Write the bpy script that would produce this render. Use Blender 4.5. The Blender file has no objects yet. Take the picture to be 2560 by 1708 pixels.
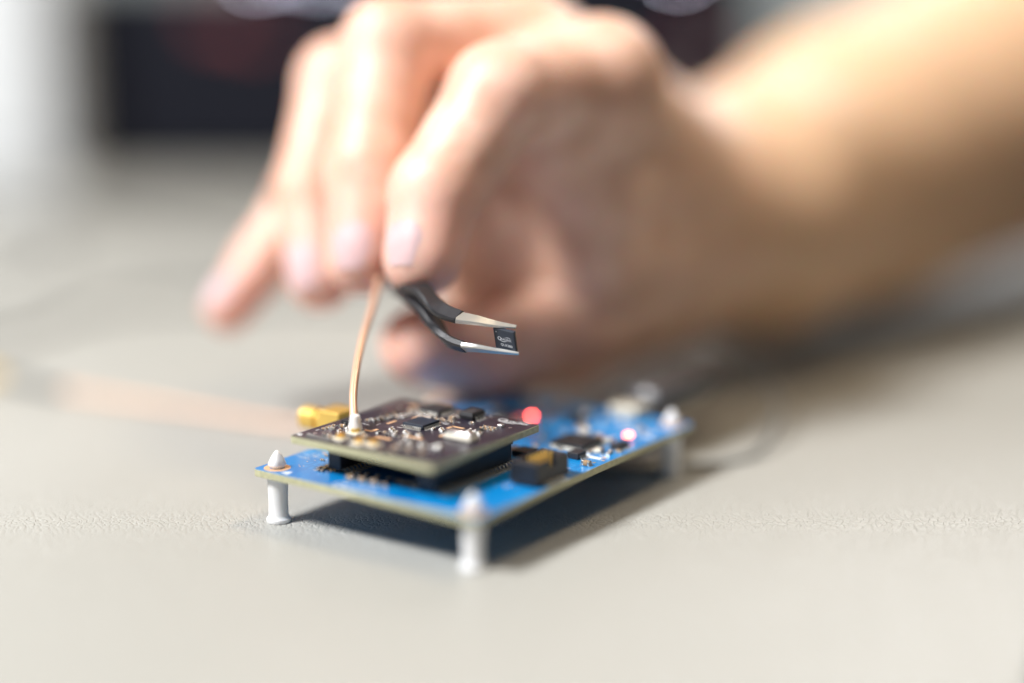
import bpy, bmesh, math, random
import numpy as np
from mathutils import Vector, Matrix, Euler
R = math.radians
MM = 0.001
sc = bpy.context.scene
COL = sc.collection
random.seed(7)

# ------------------------------------------------------------------ camera
cam_d = bpy.data.cameras.new('camera'); cam = bpy.data.objects.new('camera', cam_d); COL.objects.link(cam)
cam.location = (0, 0, 121.42*MM); cam.rotation_euler = (R(90-12.498), 0, 0)
cam_d.sensor_width = 36; cam_d.lens = 60.47
cam_d.clip_start = 0.005; cam_d.clip_end = 20
cam_d.dof.use_dof = True; cam_d.dof.focus_distance = 0.3810
cam_d.dof.aperture_fstop = 1.38; cam_d.dof.aperture_blades = 0
sc.camera = cam
# ------------------------------------------------------------------ world, lamps, exposure
w = bpy.data.worlds.new("World"); sc.world = w; w.use_nodes = True
bg = w.node_tree.nodes['Background']; bg.inputs[0].default_value = (0.95, 0.97, 1.0, 1); bg.inputs[1].default_value = 0.14
sc.view_settings.view_transform = 'Standard'; sc.view_settings.look = 'None'
sc.view_settings.exposure = 0.0; sc.view_settings.gamma = 1.0
def lamp(name, loc, target, size, power, color, sy=None):
    l = bpy.data.lights.new(name, 'AREA'); l.energy = power; l.color = color
    l.shape = 'RECTANGLE' if sy else 'DISK'; l.size = size
    if sy: l.size_y = sy
    o = bpy.data.objects.new(name, l); COL.objects.link(o)
    o.location = loc; d = Vector(target)-Vector(loc); o.rotation_euler = d.to_track_quat('-Z', 'Y').to_euler()
    return o
lamp('key_lamp', (-0.86, -0.02, 1.16), (0.0, 0.42, 0.03), 0.36, 43.5, (0.985, 0.985, 1.0))
lamp('warm_lamp', (0.50, 0.62, 1.20), (0.0, 0.42, 0.0), 0.30, 6.5, (1.0, 0.80, 0.56))
lamp('back_lamp', (0.55, 1.6, 0.70), (0.06, 0.38, 0.0), 0.60, 6.0, (0.96, 0.97, 1.0), 0.35)

# ------------------------------------------------------------------ materials
def nt_new(name):
    m = bpy.data.materials.new(name); m.use_nodes = True
    nt = m.node_tree; return m, nt, nt.nodes['Principled BSDF']
def N(nt, t, **k):
    n = nt.nodes.new(t)
    for a, b in k.items(): setattr(n, a, b)
    return n
def mat(name, col, rough=0.5, metal=0.0, var=0.15, scale=400.0, bump=0.0, bscale=1500.0, sss=0.0, emit=None, estr=0.0, rvar=0.12, coat=0.0, trans=0.0, spec=0.5):
    m, nt, p = nt_new(name)
    tc = N(nt, 'ShaderNodeTexCoord')
    no = N(nt, 'ShaderNodeTexNoise'); no.inputs['Scale'].default_value = scale; no.inputs['Detail'].default_value = 6
    nt.links.new(tc.outputs['Object'], no.inputs['Vector'])
    cr = N(nt, 'ShaderNodeValToRGB')
    a = [max(0, c*(1-var)) for c in col]; b = [min(1, c*(1+var)) for c in col]
    cr.color_ramp.elements[0].position = .3; cr.color_ramp.elements[1].position = .7
    cr.color_ramp.elements[0].color = (*a, 1); cr.color_ramp.elements[1].color = (*b, 1)
    nt.links.new(no.outputs['Fac'], cr.inputs['Fac']); nt.links.new(cr.outputs['Color'], p.inputs['Base Color'])
    mr = N(nt, 'ShaderNodeMapRange'); mr.inputs['To Min'].default_value = max(.02, rough-rvar); mr.inputs['To Max'].default_value = min(1, rough+rvar)
    nt.links.new(no.outputs['Fac'], mr.inputs['Value']); nt.links.new(mr.outputs[0], p.inputs['Roughness'])
    p.inputs['Metallic'].default_value = metal
    p.inputs['Specular IOR Level'].default_value = spec
    if bump:
        n2 = N(nt, 'ShaderNodeTexNoise'); n2.inputs['Scale'].default_value = bscale; n2.inputs['Detail'].default_value = 4
        nt.links.new(tc.outputs['Object'], n2.inputs['Vector'])
        bp = N(nt, 'ShaderNodeBump'); bp.inputs['Strength'].default_value = bump; bp.inputs['Distance'].default_value = 0.0002
        nt.links.new(n2.outputs['Fac'], bp.inputs['Height']); nt.links.new(bp.outputs[0], p.inputs['Normal'])
    if sss:
        p.inputs['Subsurface Weight'].default_value = sss; p.inputs['Subsurface Radius'].default_value = (1, .9, .8); p.inputs['Subsurface Scale'].default_value = 0.002
    if emit: p.inputs['Emission Color'].default_value = (*emit, 1); p.inputs['Emission Strength'].default_value = estr
    if coat: p.inputs['Coat Weight'].default_value = coat; p.inputs['Coat Roughness'].default_value = .15
    if trans: p.inputs['Transmission Weight'].default_value = trans
    return m

def leather():
    m, nt, p = nt_new('beige_leather')
    tc = N(nt, 'ShaderNodeTexCoord')
    # warped coordinates
    nw = N(nt, 'ShaderNodeTexNoise'); nw.inputs['Scale'].default_value = 260
    nt.links.new(tc.outputs['Object'], nw.inputs['Vector'])
    ad = N(nt, 'ShaderNodeVectorMath', operation='MULTIPLY_ADD'); ad.inputs[1].default_value = (.0006, .0006, 0)
    nt.links.new(nw.outputs['Color'], ad.inputs[0]); nt.links.new(tc.outputs['Object'], ad.inputs[2])
    v1 = N(nt, 'ShaderNodeTexVoronoi', feature='DISTANCE_TO_EDGE'); v1.inputs['Scale'].default_value = 680
    v2 = N(nt, 'ShaderNodeTexVoronoi', feature='DISTANCE_TO_EDGE'); v2.inputs['Scale'].default_value = 300
    nt.links.new(ad.outputs[0], v1.inputs['Vector']); nt.links.new(ad.outputs[0], v2.inputs['Vector'])
    r1 = N(nt, 'ShaderNodeMapRange'); r1.inputs['From Max'].default_value = .16; r1.interpolation_type = 'SMOOTHSTEP'
    r2 = N(nt, 'ShaderNodeMapRange'); r2.inputs['From Max'].default_value = .07; r2.interpolation_type = 'SMOOTHSTEP'
    nt.links.new(v1.outputs['Distance'], r1.inputs['Value']); nt.links.new(v2.outputs['Distance'], r2.inputs['Value'])
    am = N(nt, 'ShaderNodeMath', operation='MULTIPLY_ADD'); am.inputs[1].default_value = .5
    nt.links.new(r2.outputs[0], am.inputs[0]); nt.links.new(r1.outputs[0], am.inputs[2])
    b = N(nt, 'ShaderNodeBump'); b.inputs['Strength'].default_value = 1.0; b.inputs['Distance'].default_value = .00013
    nt.links.new(am.outputs[0], b.inputs['Height'])
    n3 = N(nt, 'ShaderNodeTexNoise'); n3.inputs['Scale'].default_value = 3.2; n3.inputs['Detail'].default_value = 3
    nt.links.new(tc.outputs['Object'], n3.inputs['Vector'])
    b2 = N(nt, 'ShaderNodeBump'); b2.inputs['Strength'].default_value = .25; b2.inputs['Distance'].default_value = .006
    nt.links.new(n3.outputs['Fac'], b2.inputs['Height']); nt.links.new(b.outputs[0], b2.inputs['Normal'])
    nt.links.new(b2.outputs[0], p.inputs['Normal'])
    cr = N(nt, 'ShaderNodeValToRGB')
    cr.color_ramp.elements[0].position = .3; cr.color_ramp.elements[1].position = .7
    cr.color_ramp.elements[0].color = (.392, .388, .352, 1); cr.color_ramp.elements[1].color = (.428, .421, .383, 1)
    nt.links.new(n3.outputs['Fac'], cr.inputs['Fac']); nt.links.new(cr.outputs[0], p.inputs['Base Color'])
    p.inputs['Roughness'].default_value = .40; p.inputs['Specular IOR Level'].default_value = .5
    return m

def skin():
    m, nt, p = nt_new('skin')
    tc = N(nt, 'ShaderNodeTexCoord')
    n = N(nt, 'ShaderNodeTexNoise'); n.inputs['Scale'].default_value = 75; n.inputs['Detail'].default_value = 4
    nt.links.new(tc.outputs['Object'], n.inputs['Vector'])
    cr = N(nt, 'ShaderNodeValToRGB'); e = cr.color_ramp.elements
    e[0].position = .36; e[0].color = (.72, .43, .305, 1); e[1].position = .62; e[1].color = (.86, .57, .44, 1)
    nt.links.new(n.outputs['Fac'], cr.inputs['Fac'])
    # redder finger ends (attribute stored on the mesh), tanner forearm
    at = N(nt, 'ShaderNodeAttribute'); at.attribute_name = 'tint'
    sp = N(nt, 'ShaderNodeSeparateColor'); nt.links.new(at.outputs['Color'], sp.inputs[0])
    mx = N(nt, 'ShaderNodeMix', data_type='RGBA'); mx.inputs['B'].default_value = (.80, .42, .355, 1)
    nt.links.new(cr.outputs[0], mx.inputs['A']); nt.links.new(sp.outputs[0], mx.inputs['Factor'])
    mx2 = N(nt, 'ShaderNodeMix', data_type='RGBA'); mx2.inputs['B'].default_value = (.76, .50, .295, 1)
    nt.links.new(mx.outputs['Result'], mx2.inputs['A']); nt.links.new(sp.outputs[1], mx2.inputs['Factor'])
    nt.links.new(mx2.outputs['Result'], p.inputs['Base Color'])
    v = N(nt, 'ShaderNodeTexVoronoi', feature='DISTANCE_TO_EDGE'); v.inputs['Scale'].default_value = 900
    nt.links.new(tc.outputs['Object'], v.inputs['Vector'])
    b = N(nt, 'ShaderNodeBump'); b.inputs['Strength'].default_value = .25; b.inputs['Distance'].default_value = .0001
    nt.links.new(v.outputs['Distance'], b.inputs['Height']); nt.links.new(b.outputs[0], p.inputs['Normal'])
    p.inputs['Roughness'].default_value = .50; p.inputs['Specular IOR Level'].default_value = .6
    p.inputs['Subsurface Weight'].default_value = .6; p.inputs['Subsurface Radius'].default_value = (1, .35, .18); p.inputs['Subsurface Scale'].default_value = .006
    return m

def mask_mat(name, base, trace, rough, scale):
    """solder mask: copper traces showing as slightly different tone and raised lines"""
    m, nt, p = nt_new(name)
    tc = N(nt, 'ShaderNodeTexCoord')
    br = N(nt, 'ShaderNodeTexVoronoi', feature='F1', distance='CHEBYCHEV')
    br.inputs['Scale'].default_value = scale
    nt.links.new(tc.outputs['Object'], br.inputs['Vector'])
    wv = N(nt, 'ShaderNodeMath', operation='MULTIPLY'); wv.inputs[1].default_value = 9
    nt.links.new(br.outputs['Distance'], wv.inputs[0])
    fr = N(nt, 'ShaderNodeMath', operation='PINGPONG'); fr.inputs[1].default_value = 1
    nt.links.new(wv.outputs[0], fr.inputs[0])
    gt = N(nt, 'ShaderNodeMath', operation='GREATER_THAN'); gt.inputs[1].default_value = .62
    nt.links.new(fr.outputs[0], gt.inputs[0])
    no = N(nt, 'ShaderNodeTexNoise'); no.inputs['Scale'].default_value = 110
    nt.links.new(tc.outputs['Object'], no.inputs['Vector'])
    g2 = N(nt, 'ShaderNodeMath', operation='GREATER_THAN'); g2.inputs[1].default_value = .5
    nt.links.new(no.outputs['Fac'], g2.inputs[0])
    mu = N(nt, 'ShaderNodeMath', operation='MULTIPLY'); nt.links.new(gt.outputs[0], mu.inputs[0]); nt.links.new(g2.outputs[0], mu.inputs[1])
    mx = N(nt, 'ShaderNodeMix', data_type='RGBA'); mx.inputs['A'].default_value = (*base, 1); mx.inputs['B'].default_value = (*trace, 1)
    nt.links.new(mu.outputs[0], mx.inputs['Factor']); nt.links.new(mx.outputs['Result'], p.inputs['Base Color'])
    b = N(nt, 'ShaderNodeBump'); b.inputs['Strength'].default_value = .3; b.inputs['Distance'].default_value = .00005
    nt.links.new(mu.outputs[0], b.inputs['Height']); nt.links.new(b.outputs[0], p.inputs['Normal'])
    p.inputs['Roughness'].default_value = rough; p.inputs['Coat Weight'].default_value = .25; p.inputs['Coat Roughness'].default_value = .25
    return m

def braid():
    m, nt, p = nt_new('orange_coax_jacket')
    uv = N(nt, 'ShaderNodeUVMap')
    sx = N(nt, 'ShaderNodeSeparateXYZ'); nt.links.new(uv.outputs[0], sx.inputs[0])
    outs = []
    for sgn in (1, -1):
        a = N(nt, 'ShaderNodeMath', operation='MULTIPLY_ADD'); a.inputs[1].default_value = sgn*8
        nt.links.new(sx.outputs[0], a.inputs[0])
        k = N(nt, 'ShaderNodeMath', operation='MULTIPLY'); k.inputs[1].default_value = 2.6
        nt.links.new(sx.outputs[1], k.inputs[0]); nt.links.new(k.outputs[0], a.inputs[2])
        q = N(nt, 'ShaderNodeMath', operation='PINGPONG'); q.inputs[1].default_value = .5
        nt.links.new(a.outputs[0], q.inputs[0]); outs.append(q)
    mn = N(nt, 'ShaderNodeMath', operation='MAXIMUM'); nt.links.new(outs[0].outputs[0], mn.inputs[0]); nt.links.new(outs[1].outputs[0], mn.inputs[1])
    cr = N(nt, 'ShaderNodeValToRGB'); e = cr.color_ramp.elements
    e[0].position = .2; e[0].color = (.70, .34, .18, 1); e[1].position = .48; e[1].color = (.88, .62, .46, 1)
    nt.links.new(mn.outputs[0], cr.inputs[0]); nt.links.new(cr.outputs[0], p.inputs['Base Color'])
    b = N(nt, 'ShaderNodeBump'); b.inputs['Strength'].default_value = .6; b.inputs['Distance'].default_value = .0001
    nt.links.new(mn.outputs[0], b.inputs['Height']); nt.links.new(b.outputs[0], p.inputs['Normal'])
    p.inputs['Roughness'].default_value = .3; p.inputs['Metallic'].default_value = .25
    p.inputs['Coat Weight'].default_value = .8; p.inputs['Coat Roughness'].default_value = .12
    p.inputs['Subsurface Weight'].default_value = .0
    return m

MT = dict(
    leather=leather(), skin=skin(), braid=braid(),
    blue=mask_mat('blue_solder_mask', (.001, .19, .50), (.006, .25, .60), .30, 160),
    black=mask_mat('black_solder_mask', (.016, .013, .024), (.032, .027, .042), .42, 260),
    fr4=mat('fibreglass_edge', (.44, .43, .27), .55, var=.2, scale=900, bump=.5, bscale=2500),
    copper=mat('gold_plated_pad', (.86, .54, .30), .42, .35, var=.08),
    gold=mat('gold_plated_brass', (.84, .56, .14), .40, .65, var=.06, bump=.1),
    pin=mat('tinned_pin', (.74, .72, .66), .28, .9, var=.1, bump=.3),
    dullpin=mat('dull_tinned_leg', (.62, .58, .48), .5, .4, var=.1, bump=.2),
    goldpin=mat('gold_pin', (.97, .68, .22), .34, .8, var=.05),
    solder=mat('solder', (.62, .61, .58), .38, .85, var=.08, bump=.6, bscale=1500),
    steel=mat('brushed_steel', (.86, .85, .81), .36, 1.0, var=.03, bump=.04, bscale=3000, rvar=.04),
    epoxy=mat('chip_epoxy', (.022, .022, .026), .48, var=.25, scale=2500, bump=.35, bscale=6000),
    epoxyb=mat('chip_epoxy_blue_grey', (.020, .028, .044), .58, var=.08, scale=2500, bump=.08, bscale=9000, rvar=.04),
    plast=mat('black_connector_plastic', (.016, .017, .021), .40, var=.2, scale=1200, bump=.2),
    coatp=mat('black_tweezer_coating', (.016, .016, .019), .46, var=.12, scale=900, bump=.25, bscale=3000),
    nylon=mat('white_nylon', (.80, .80, .80), .38, var=.03, sss=.35, bump=.12, bscale=700),
    white=mat('white_silkscreen', (.82, .83, .84), .55, var=.05),
    etch=mat('laser_etched_print', (.74, .76, .80), .6, var=.1, scale=4000),
    etchd=mat('dim_laser_print', (.16, .16, .17), .6, var=.15, scale=4000),
    mlcc=mat('tan_ceramic', (.40, .25, .13), .45, var=.15, scale=1500),
    resb=mat('black_resistor', (.02, .02, .022), .35, var=.2),
    can=mat('bright_metal_lid', (.88, .87, .85), .30, .9, var=.04),
    ceram=mat('pale_ceramic', (.70, .66, .56), .45, var=.08),
    ledr=mat('lit_red_led', (.9, .2, .15), .3, emit=(1.0, .10, .08), estr=36.0),
    ledw=mat('lit_orange_led', (.45, .05, .03), .3, emit=(1.0, .22, .12), estr=13.0),
    nail=mat('fingernail', (.66, .46, .46), .48, var=.06, sss=.4, spec=.35),
    grey=mat('grey_cable_jacket', (.14, .14, .135), .45, var=.1),
    plug=mat('black_plug_moulding', (.075, .075, .08), .38, var=.2, bump=.15, coat=.3),
    box=mat('dark_instrument_paint', (.008, .009, .015), .6, var=.15, scale=30, spec=.12),
    boxlight=mat('pale_cabinet_paint', (.68, .71, .73), .55, var=.03, scale=10),
    wall=mat('pale_wall_paint', (.42, .46, .46), .8, var=.04, scale=6),
    redp=mat('dull_red_plastic', (.30, .06, .06), .4, var=.1),
    glint=mat('emissive_glint', (.8, .8, .85), .4, emit=(.80, .80, 1.0), estr=17.0),  # glow stands in for reflected highlights, not a lamp
    desk=mat('dark_desk_top', (.06, .05, .045), .5, var=.3, scale=20),
    whiteblob=mat('white_hot_glue', (.86, .83, .80), .35, var=.05, sss=.4, bump=.3, bscale=600),
)

# ------------------------------------------------------------------ mesh builder (millimetres)
class MB:
    def __init__(s): s.v = []; s.f = []; s.m = []; s.uv = {}
    def add(s, vs, fs, mi=0, M=None):
        o = len(s.v)
        for p in vs:
            p = Vector(p)
            s.v.append(tuple(M @ p) if M is not None else tuple(p))
        for f in fs: s.f.append(tuple(i+o for i in f)); s.m.append(mi)
        return s
    def box(s, x0, x1, y0, y1, z0, z1, mi=0, M=None, b=0.0):
        """box, with chamfered vertical and top edges when b > 0"""
        if b <= 0:
            return s.add([(x0,y0,z0),(x1,y0,z0),(x1,y1,z0),(x0,y1,z0),(x0,y0,z1),(x1,y0,z1),(x1,y1,z1),(x0,y1,z1)],
                         [(3,2,1,0),(4,5,6,7),(0,1,5,4),(1,2,6,5),(2,3,7,6),(3,0,4,7)], mi, M)
        def ring(i, z): return [(x0+i+b,y0+i,z),(x1-i-b,y0+i,z),(x1-i,y0+i+b,z),(x1-i,y1-i-b,z),(x1-i-b,y1-i,z),(x0+i+b,y1-i,z),(x0+i,y1-i-b,z),(x0+i,y0+i+b,z)]
        rs = [ring(b*.6, z0), ring(0, z0+b), ring(0, z1-b), ring(b*.6, z1)]
        vs = sum(rs, []); fs = [tuple(range(7, -1, -1)), tuple(range(24, 32))]
        for k in range(3):
            for i in range(8): j = (i+1) % 8; fs.append((k*8+i, k*8+j, k*8+8+j, k*8+8+i))
        return s.add(vs, fs, mi, M)
    def lathe(s, prof, n=24, mi=0, M=None, c=(0,0)):
        """prof: list of (r, z), closed to the axis at both ends"""
        vs = []; fs = []
        for r, z in prof:
            for i in range(n): a = 2*math.pi*i/n; vs.append((c[0]+r*math.cos(a), c[1]+r*math.sin(a), z))
        for k in range(len(prof)-1):
            for i in range(n): j = (i+1) % n; fs.append((k*n+i, k*n+j, (k+1)*n+j, (k+1)*n+i))
        fs.append(tuple(range(n-1, -1, -1))); fs.append(tuple(range((len(prof)-1)*n, len(prof)*n)))
        return s.add(vs, fs, mi, M)
    def tube(s, pts, rad, n=16, mi=0, sub=8):
        P = [Vector(p) for p in pts]; Q = []
        rr = rad if isinstance(rad, (list, tuple)) else [rad]*len(P); RR = []
        for i in range(len(P)-1):
            p0 = P[max(i-1,0)]; p1 = P[i]; p2 = P[i+1]; p3 = P[min(i+2,len(P)-1)]
            for k in range(sub):
                t = k/sub
                Q.append(.5*((2*p1)+(p2-p0)*t+(2*p0-5*p1+4*p2-p3)*t*t+(3*p1-p0-3*p2+p3)*t**3)); RR.append(rr[i]*(1-t)+rr[i+1]*t)
        Q.append(P[-1]); RR.append(rr[-1])
        up = Vector((0.1, 0.2, 1)); vs = []; fs = []; L = 0; ls = []
        T = (Q[1]-Q[0]).normalized(); nrm = T.cross(up).normalized()
        for i, q in enumerate(Q):
            T = (Q[min(i+1,len(Q)-1)]-Q[max(i-1,0)]).normalized()
            nrm = (nrm - T*nrm.dot(T)).normalized(); bn = T.cross(nrm)
            if i: L += (Q[i]-Q[i-1]).length
            ls.append(L)
            for k in range(n):
                a = 2*math.pi*k/n; vs.append(tuple(q+(nrm*math.cos(a)+bn*math.sin(a))*RR[i]))
        base = len(s.f)
        for i in range(len(Q)-1):
            for k in range(n):
                j = (k+1) % n; fs.append((i*n+k, (i+1)*n+k, (i+1)*n+j, i*n+j))
                s.uv[base+len(fs)-1] = [(k/n, ls[i]), (k/n, ls[i+1]), ((k+1)/n, ls[i+1]), ((k+1)/n, ls[i])]
        fs.append(tuple(range(n))); fs.append(tuple(range(len(Q)*n-1, (len(Q)-1)*n-1, -1)))
        return s.add(vs, fs, mi)
    def mesh(s, name, mats, smooth=False):
        me = bpy.data.meshes.new(name)
        me.from_pydata([(x*MM, y*MM, z*MM) for x, y, z in s.v], [], s.f)
        for m in mats: me.materials.append(m)
        me.polygons.foreach_set('material_index', s.m)
        if s.uv:
            uvl = me.uv_layers.new(name='UVMap')
            for fi, c in s.uv.items():
                for li, u in zip(me.polygons[fi].loop_indices, c): uvl.data[li].uv = u
        bm = bmesh.new(); bm.from_mesh(me); bmesh.ops.recalc_face_normals(bm, faces=bm.faces)
        if smooth:
            for f in bm.faces: f.smooth = True
            for e in bm.edges:
                if len(e.link_faces) == 2 and e.calc_face_angle(0) > R(38): e.smooth = False
        bm.to_mesh(me); bm.free()
        return me
    def obj(s, name, mats, parent=None, smooth=False, loc=(0,0,0), rot=(0,0,0)):
        if not isinstance(mats, (list, tuple)): mats = [mats]
        return link(name, s.mesh(name, mats, smooth), parent, loc, rot)
def link(name, me, parent=None, loc=(0,0,0), rot=(0,0,0)):
    o = bpy.data.objects.new(name, me); COL.objects.link(o)
    o.location = [c*MM for c in loc]; o.rotation_euler = rot; o.parent = parent
    return o
def thing(name, label, cat, loc=(0,0,0), rz=0, group=None):
    o = bpy.data.objects.new(name, None); COL.objects.link(o); o.empty_display_size = .01
    o.location = [c*MM for c in loc]; o.rotation_euler = (0, 0, rz)
    o['label'] = label; o['category'] = cat
    if group: o['group'] = group
    return o
def tag(o, label, cat, group=None):
    o['label'] = label; o['category'] = cat
    if group: o['group'] = group
    return o
def text_verts(body, size, spacing=1.0):
    c = bpy.data.curves.new('t', 'FONT'); c.body = body; c.size = size; c.resolution_u = 3; c.space_character = spacing
    o = bpy.data.objects.new('t', c); COL.objects.link(o); bpy.context.view_layer.update()
    me = o.to_mesh(); vs = [tuple(v.co) for v in me.vertices]; fs = [tuple(p.vertices) for p in me.polygons]
    o.to_mesh_clear(); bpy.data.objects.remove(o); bpy.data.curves.remove(c)
    return vs, fs
def add_text(mb, body, size, M, mi=0, spacing=1.0):
    vs, fs = text_verts(body, size, spacing); mb.add(vs, fs, mi, M)
    return max(v[0] for v in vs)
def arc_strip(mb, x0, x1, y0, sag, wmax, M, mi=0, n=14, endw=.12):
    vs = []; fs = []
    for i in range(n+1):
        t = i/n; x = x0+(x1-x0)*t; y = y0+sag*4*t*(1-t); w = wmax*(endw+(1-endw)*math.sin(math.pi*t))/2
        vs += [(x, y-w, 0), (x, y+w, 0)]
    for i in range(n): fs.append((2*i, 2*i+2, 2*i+3, 2*i+1))
    mb.add(vs, fs, mi, M)
def logo(mb, size, M):
    """word mark: a big round Q, small capitals, a swoosh above and one below"""
    s = size
    vs, fs = text_verts('O', s*1.5)
    mb.add([(x, y*.95-s*.16, 0) for x, y, z in vs], fs, 0, M)
    arc_strip(mb, s*.35, s*3.0, -s*.02, -s*.34, s*.14, M)
    t = Matrix.Translation((s*1.16, 0, 0)); add_text(mb, 'UALINX', s*.86, M @ t, 0, .98)
    arc_strip(mb, s*2.3, s*4.35, s*.78, s*.22, s*.12, M)

# ------------------------------------------------------------------ setting
TH = 0.6118
def bent_sheet(name, x0, x1, y0, y1, z, nx, ny, m, kind='structure'):
    mb = MB()
    vs = [(x0+(x1-x0)*i/nx, y0+(y1-y0)*j/ny, z) for j in range(ny+1) for i in range(nx+1)]
    fs = [(j*(nx+1)+i, j*(nx+1)+i+1, (j+1)*(nx+1)+i+1, (j+1)*(nx+1)+i) for j in range(ny) for i in range(nx)]
    o = mb.add(vs, fs).obj(name, m); o['kind'] = kind; return o
# mat: slab 2 mm thick whose right-hand edge runs past the lower right corner of the view
mb = MB()
ex = lambda y: 99.5+(y-313)*0.33
a = [(-700, 120), (ex(120), 120), (ex(560)+8, 560), (ex(560)+180, 700), (520, 1150), (-700, 1150)]
vs = [(x, y, 0) for x, y in a]+[(x, y, -2) for x, y in a]; n = len(a)
mb.add(vs, [tuple(range(n)), tuple(range(2*n-1, n-1, -1))]+[(i, i+n, (i+1) % n+n, (i+1) % n) for i in range(n)])
o = mb.obj('desk_mat', MT['leather']); tag(o, 'beige leather-grain desk mat under the circuit boards', 'desk mat')
o = MB().box(-1500, 1500, 0, 1700, -32, -2.1).obj('table', MT['desk']); o['kind'] = 'structure'
o = MB().box(-2500, 2500, 1750, 1790, -800, 1600).obj('wall', MT['wall']); o['kind'] = 'structure'

# background things
t = thing('instrument', 'long low black box standing at the back of the desk, far out of focus', 'electronic instrument', (-40, 940, 0), R(-2))
MB().box(-205, 175, 0, 180, 4, 116, b=3).obj('casing', MT['box'], t)
MB().box(-199, 169, -2.5, -.2, 8, 112, b=.8).obj('front_panel', MT['box'], t)
for x in (-165, 165):
    MB().lathe([(8, .05), (9, 2), (9, 4.2)], 16, c=(x, 14)).obj('foot', MT['plast'], t)
for x, z in ((20, 40), (58, 62), (150, 66), (120, 46)):
    MB().lathe([(7, 0), (7, 8), (5.5, 10)], 20, M=Matrix.Translation((x, -2.4, z)) @ Matrix.Rotation(R(90), 4, 'X')).obj('knob', MT['grey'], t, smooth=True)
for x, z in ((-118, 92), (-100, 88), (136, 74)):
    MB().box(x-7, x+7, -6, -2.4, z-5, z+4, b=.6).obj('button', MT['redp'], t)
t = thing('instrument', 'second dark box stacked on the long low one, with added glowing spots for metal glints', 'electronic instrument', (-40, 940, 116.2), R(-2))
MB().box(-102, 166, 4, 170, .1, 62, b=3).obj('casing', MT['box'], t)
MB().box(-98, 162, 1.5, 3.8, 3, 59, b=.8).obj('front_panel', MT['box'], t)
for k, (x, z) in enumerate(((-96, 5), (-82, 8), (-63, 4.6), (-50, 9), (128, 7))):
    MB().lathe([(2.2, 0), (2.2, 1.4), (1.0, 2.4)], 14, M=Matrix.Translation((x, 1.5, z)) @ Matrix.Rotation(R(90), 4, 'X')).obj('glint_spot', MT['glint'], t, smooth=True)  # added emissive spots imitating bright glints off small metal parts
o = thing('cabinet', 'white cabinet standing at the far left of the desk, out of focus', 'cabinet', (-330, 900, 0), R(4))
MB().box(-130, 92, 0, 120, .5, 330, b=4).obj('cabinet_body', MT['boxlight'], o)
MB().box(-126, 86, -3, -.3, 20, 320, b=1).obj('door', MT['boxlight'], o)
# loose cables on the mat far behind
o = MB().tube([(-330, 880, 1.6), (-249, 830, 1.6), (-201, 791, 1.6), (-150, 745, 1.6), (-112, 708, 1.6), (-60, 690, 1.6), (10, 730, 1.6), (60, 800, 1.6)], 2.3, 8).obj('grey_cable', MT['grey'], smooth=True)
tag(o, 'thin grey cable lying on the mat far behind, nearest the cabinet', 'cable')
o = MB().tube([(-260, 560, 1.4), (-193, 637, 1.4), (-194, 729, 1.4), (-230, 800, 1.4), (-300, 830, 1.4)], 2.0, 8).obj('grey_cable', MT['grey'], smooth=True)
tag(o, 'thin grey cable looping at the left edge of the picture', 'cable')
o = MB().tube([(-230, 500, 1.4), (-166, 546, 1.4), (-146, 598, 1.4), (-114, 617, 1.4), (-60, 620, 1.4), (0, 600, 1.4)], 1.9, 8).obj('grey_cable', MT['grey'], smooth=True)
tag(o, 'thin grey cable lying on the mat behind the little finger', 'cable')

# ------------------------------------------------------------------ component library (shared meshes)
# chip components are built along X; local board frame: x = -u (towards the left corner is negative x), y = v
def cap_mesh(l, w_, h, body, name='capacitor'):
    e = l*.24
    mb = MB(); mb.box(-l/2+e, l/2-e, -w_/2+.02, w_/2-.02, .03, h-.02, 0, b=.03)
    for s in (-1, 1):
        a, b = sorted((s*l/2, s*(l/2-e))); mb.box(a, b, -w_/2, w_/2, .02, h, 1, b=.04)
        # solder fillet
        c, d = sorted((s*l/2, s*(l/2+.35*h+.1)))
        hi = [(s*l/2, -w_/2, h*.75), (s*l/2, w_/2, h*.75)]
        x2 = s*(l/2+.18*h+.06)
        mb.add([(s*l/2, -w_/2-.04, 0), (s*l/2, w_/2+.04, 0), hi[1], hi[0], (x2, -w_/2-.04, 0), (x2, w_/2+.04, 0), (s*(l/2+.1), w_/2, h*.28), (s*(l/2+.1), -w_/2, h*.28)],
               [(0,1,2,3), (3,2,6,7), (7,6,5,4), (0,3,7,4), (1,5,6,2), (0,4,5,1)], 2)
    return mb.mesh(name, [MT[body], MT['pin'], MT['solder']], True)
PART = {
    'cap02': cap_mesh(.95, .46, .45, 'mlcc'), 'cap03': cap_mesh(1.5, .75, .7, 'mlcc'), 'cap08': cap_mesh(2.0, 1.25, 1.1, 'mlcc'),
    'res02': cap_mesh(1.0, .5, .35, 'resb', 'resistor'), 'res03': cap_mesh(1.6, .8, .45, 'resb', 'resistor'),
    'ind': cap_mesh(2.4, 1.9, 1.1, 'ceram', 'inductor'),
}
_n = {'cap02': 'capacitor', 'cap03': 'capacitor', 'cap08': 'capacitor', 'res02': 'resistor', 'res03': 'resistor', 'ind': 'inductor'}
def place(kind, board, u, v, z, rot=0): return link(_n[kind], PART[kind], board, (-u, v, z), (0, 0, R(rot)))

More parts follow.
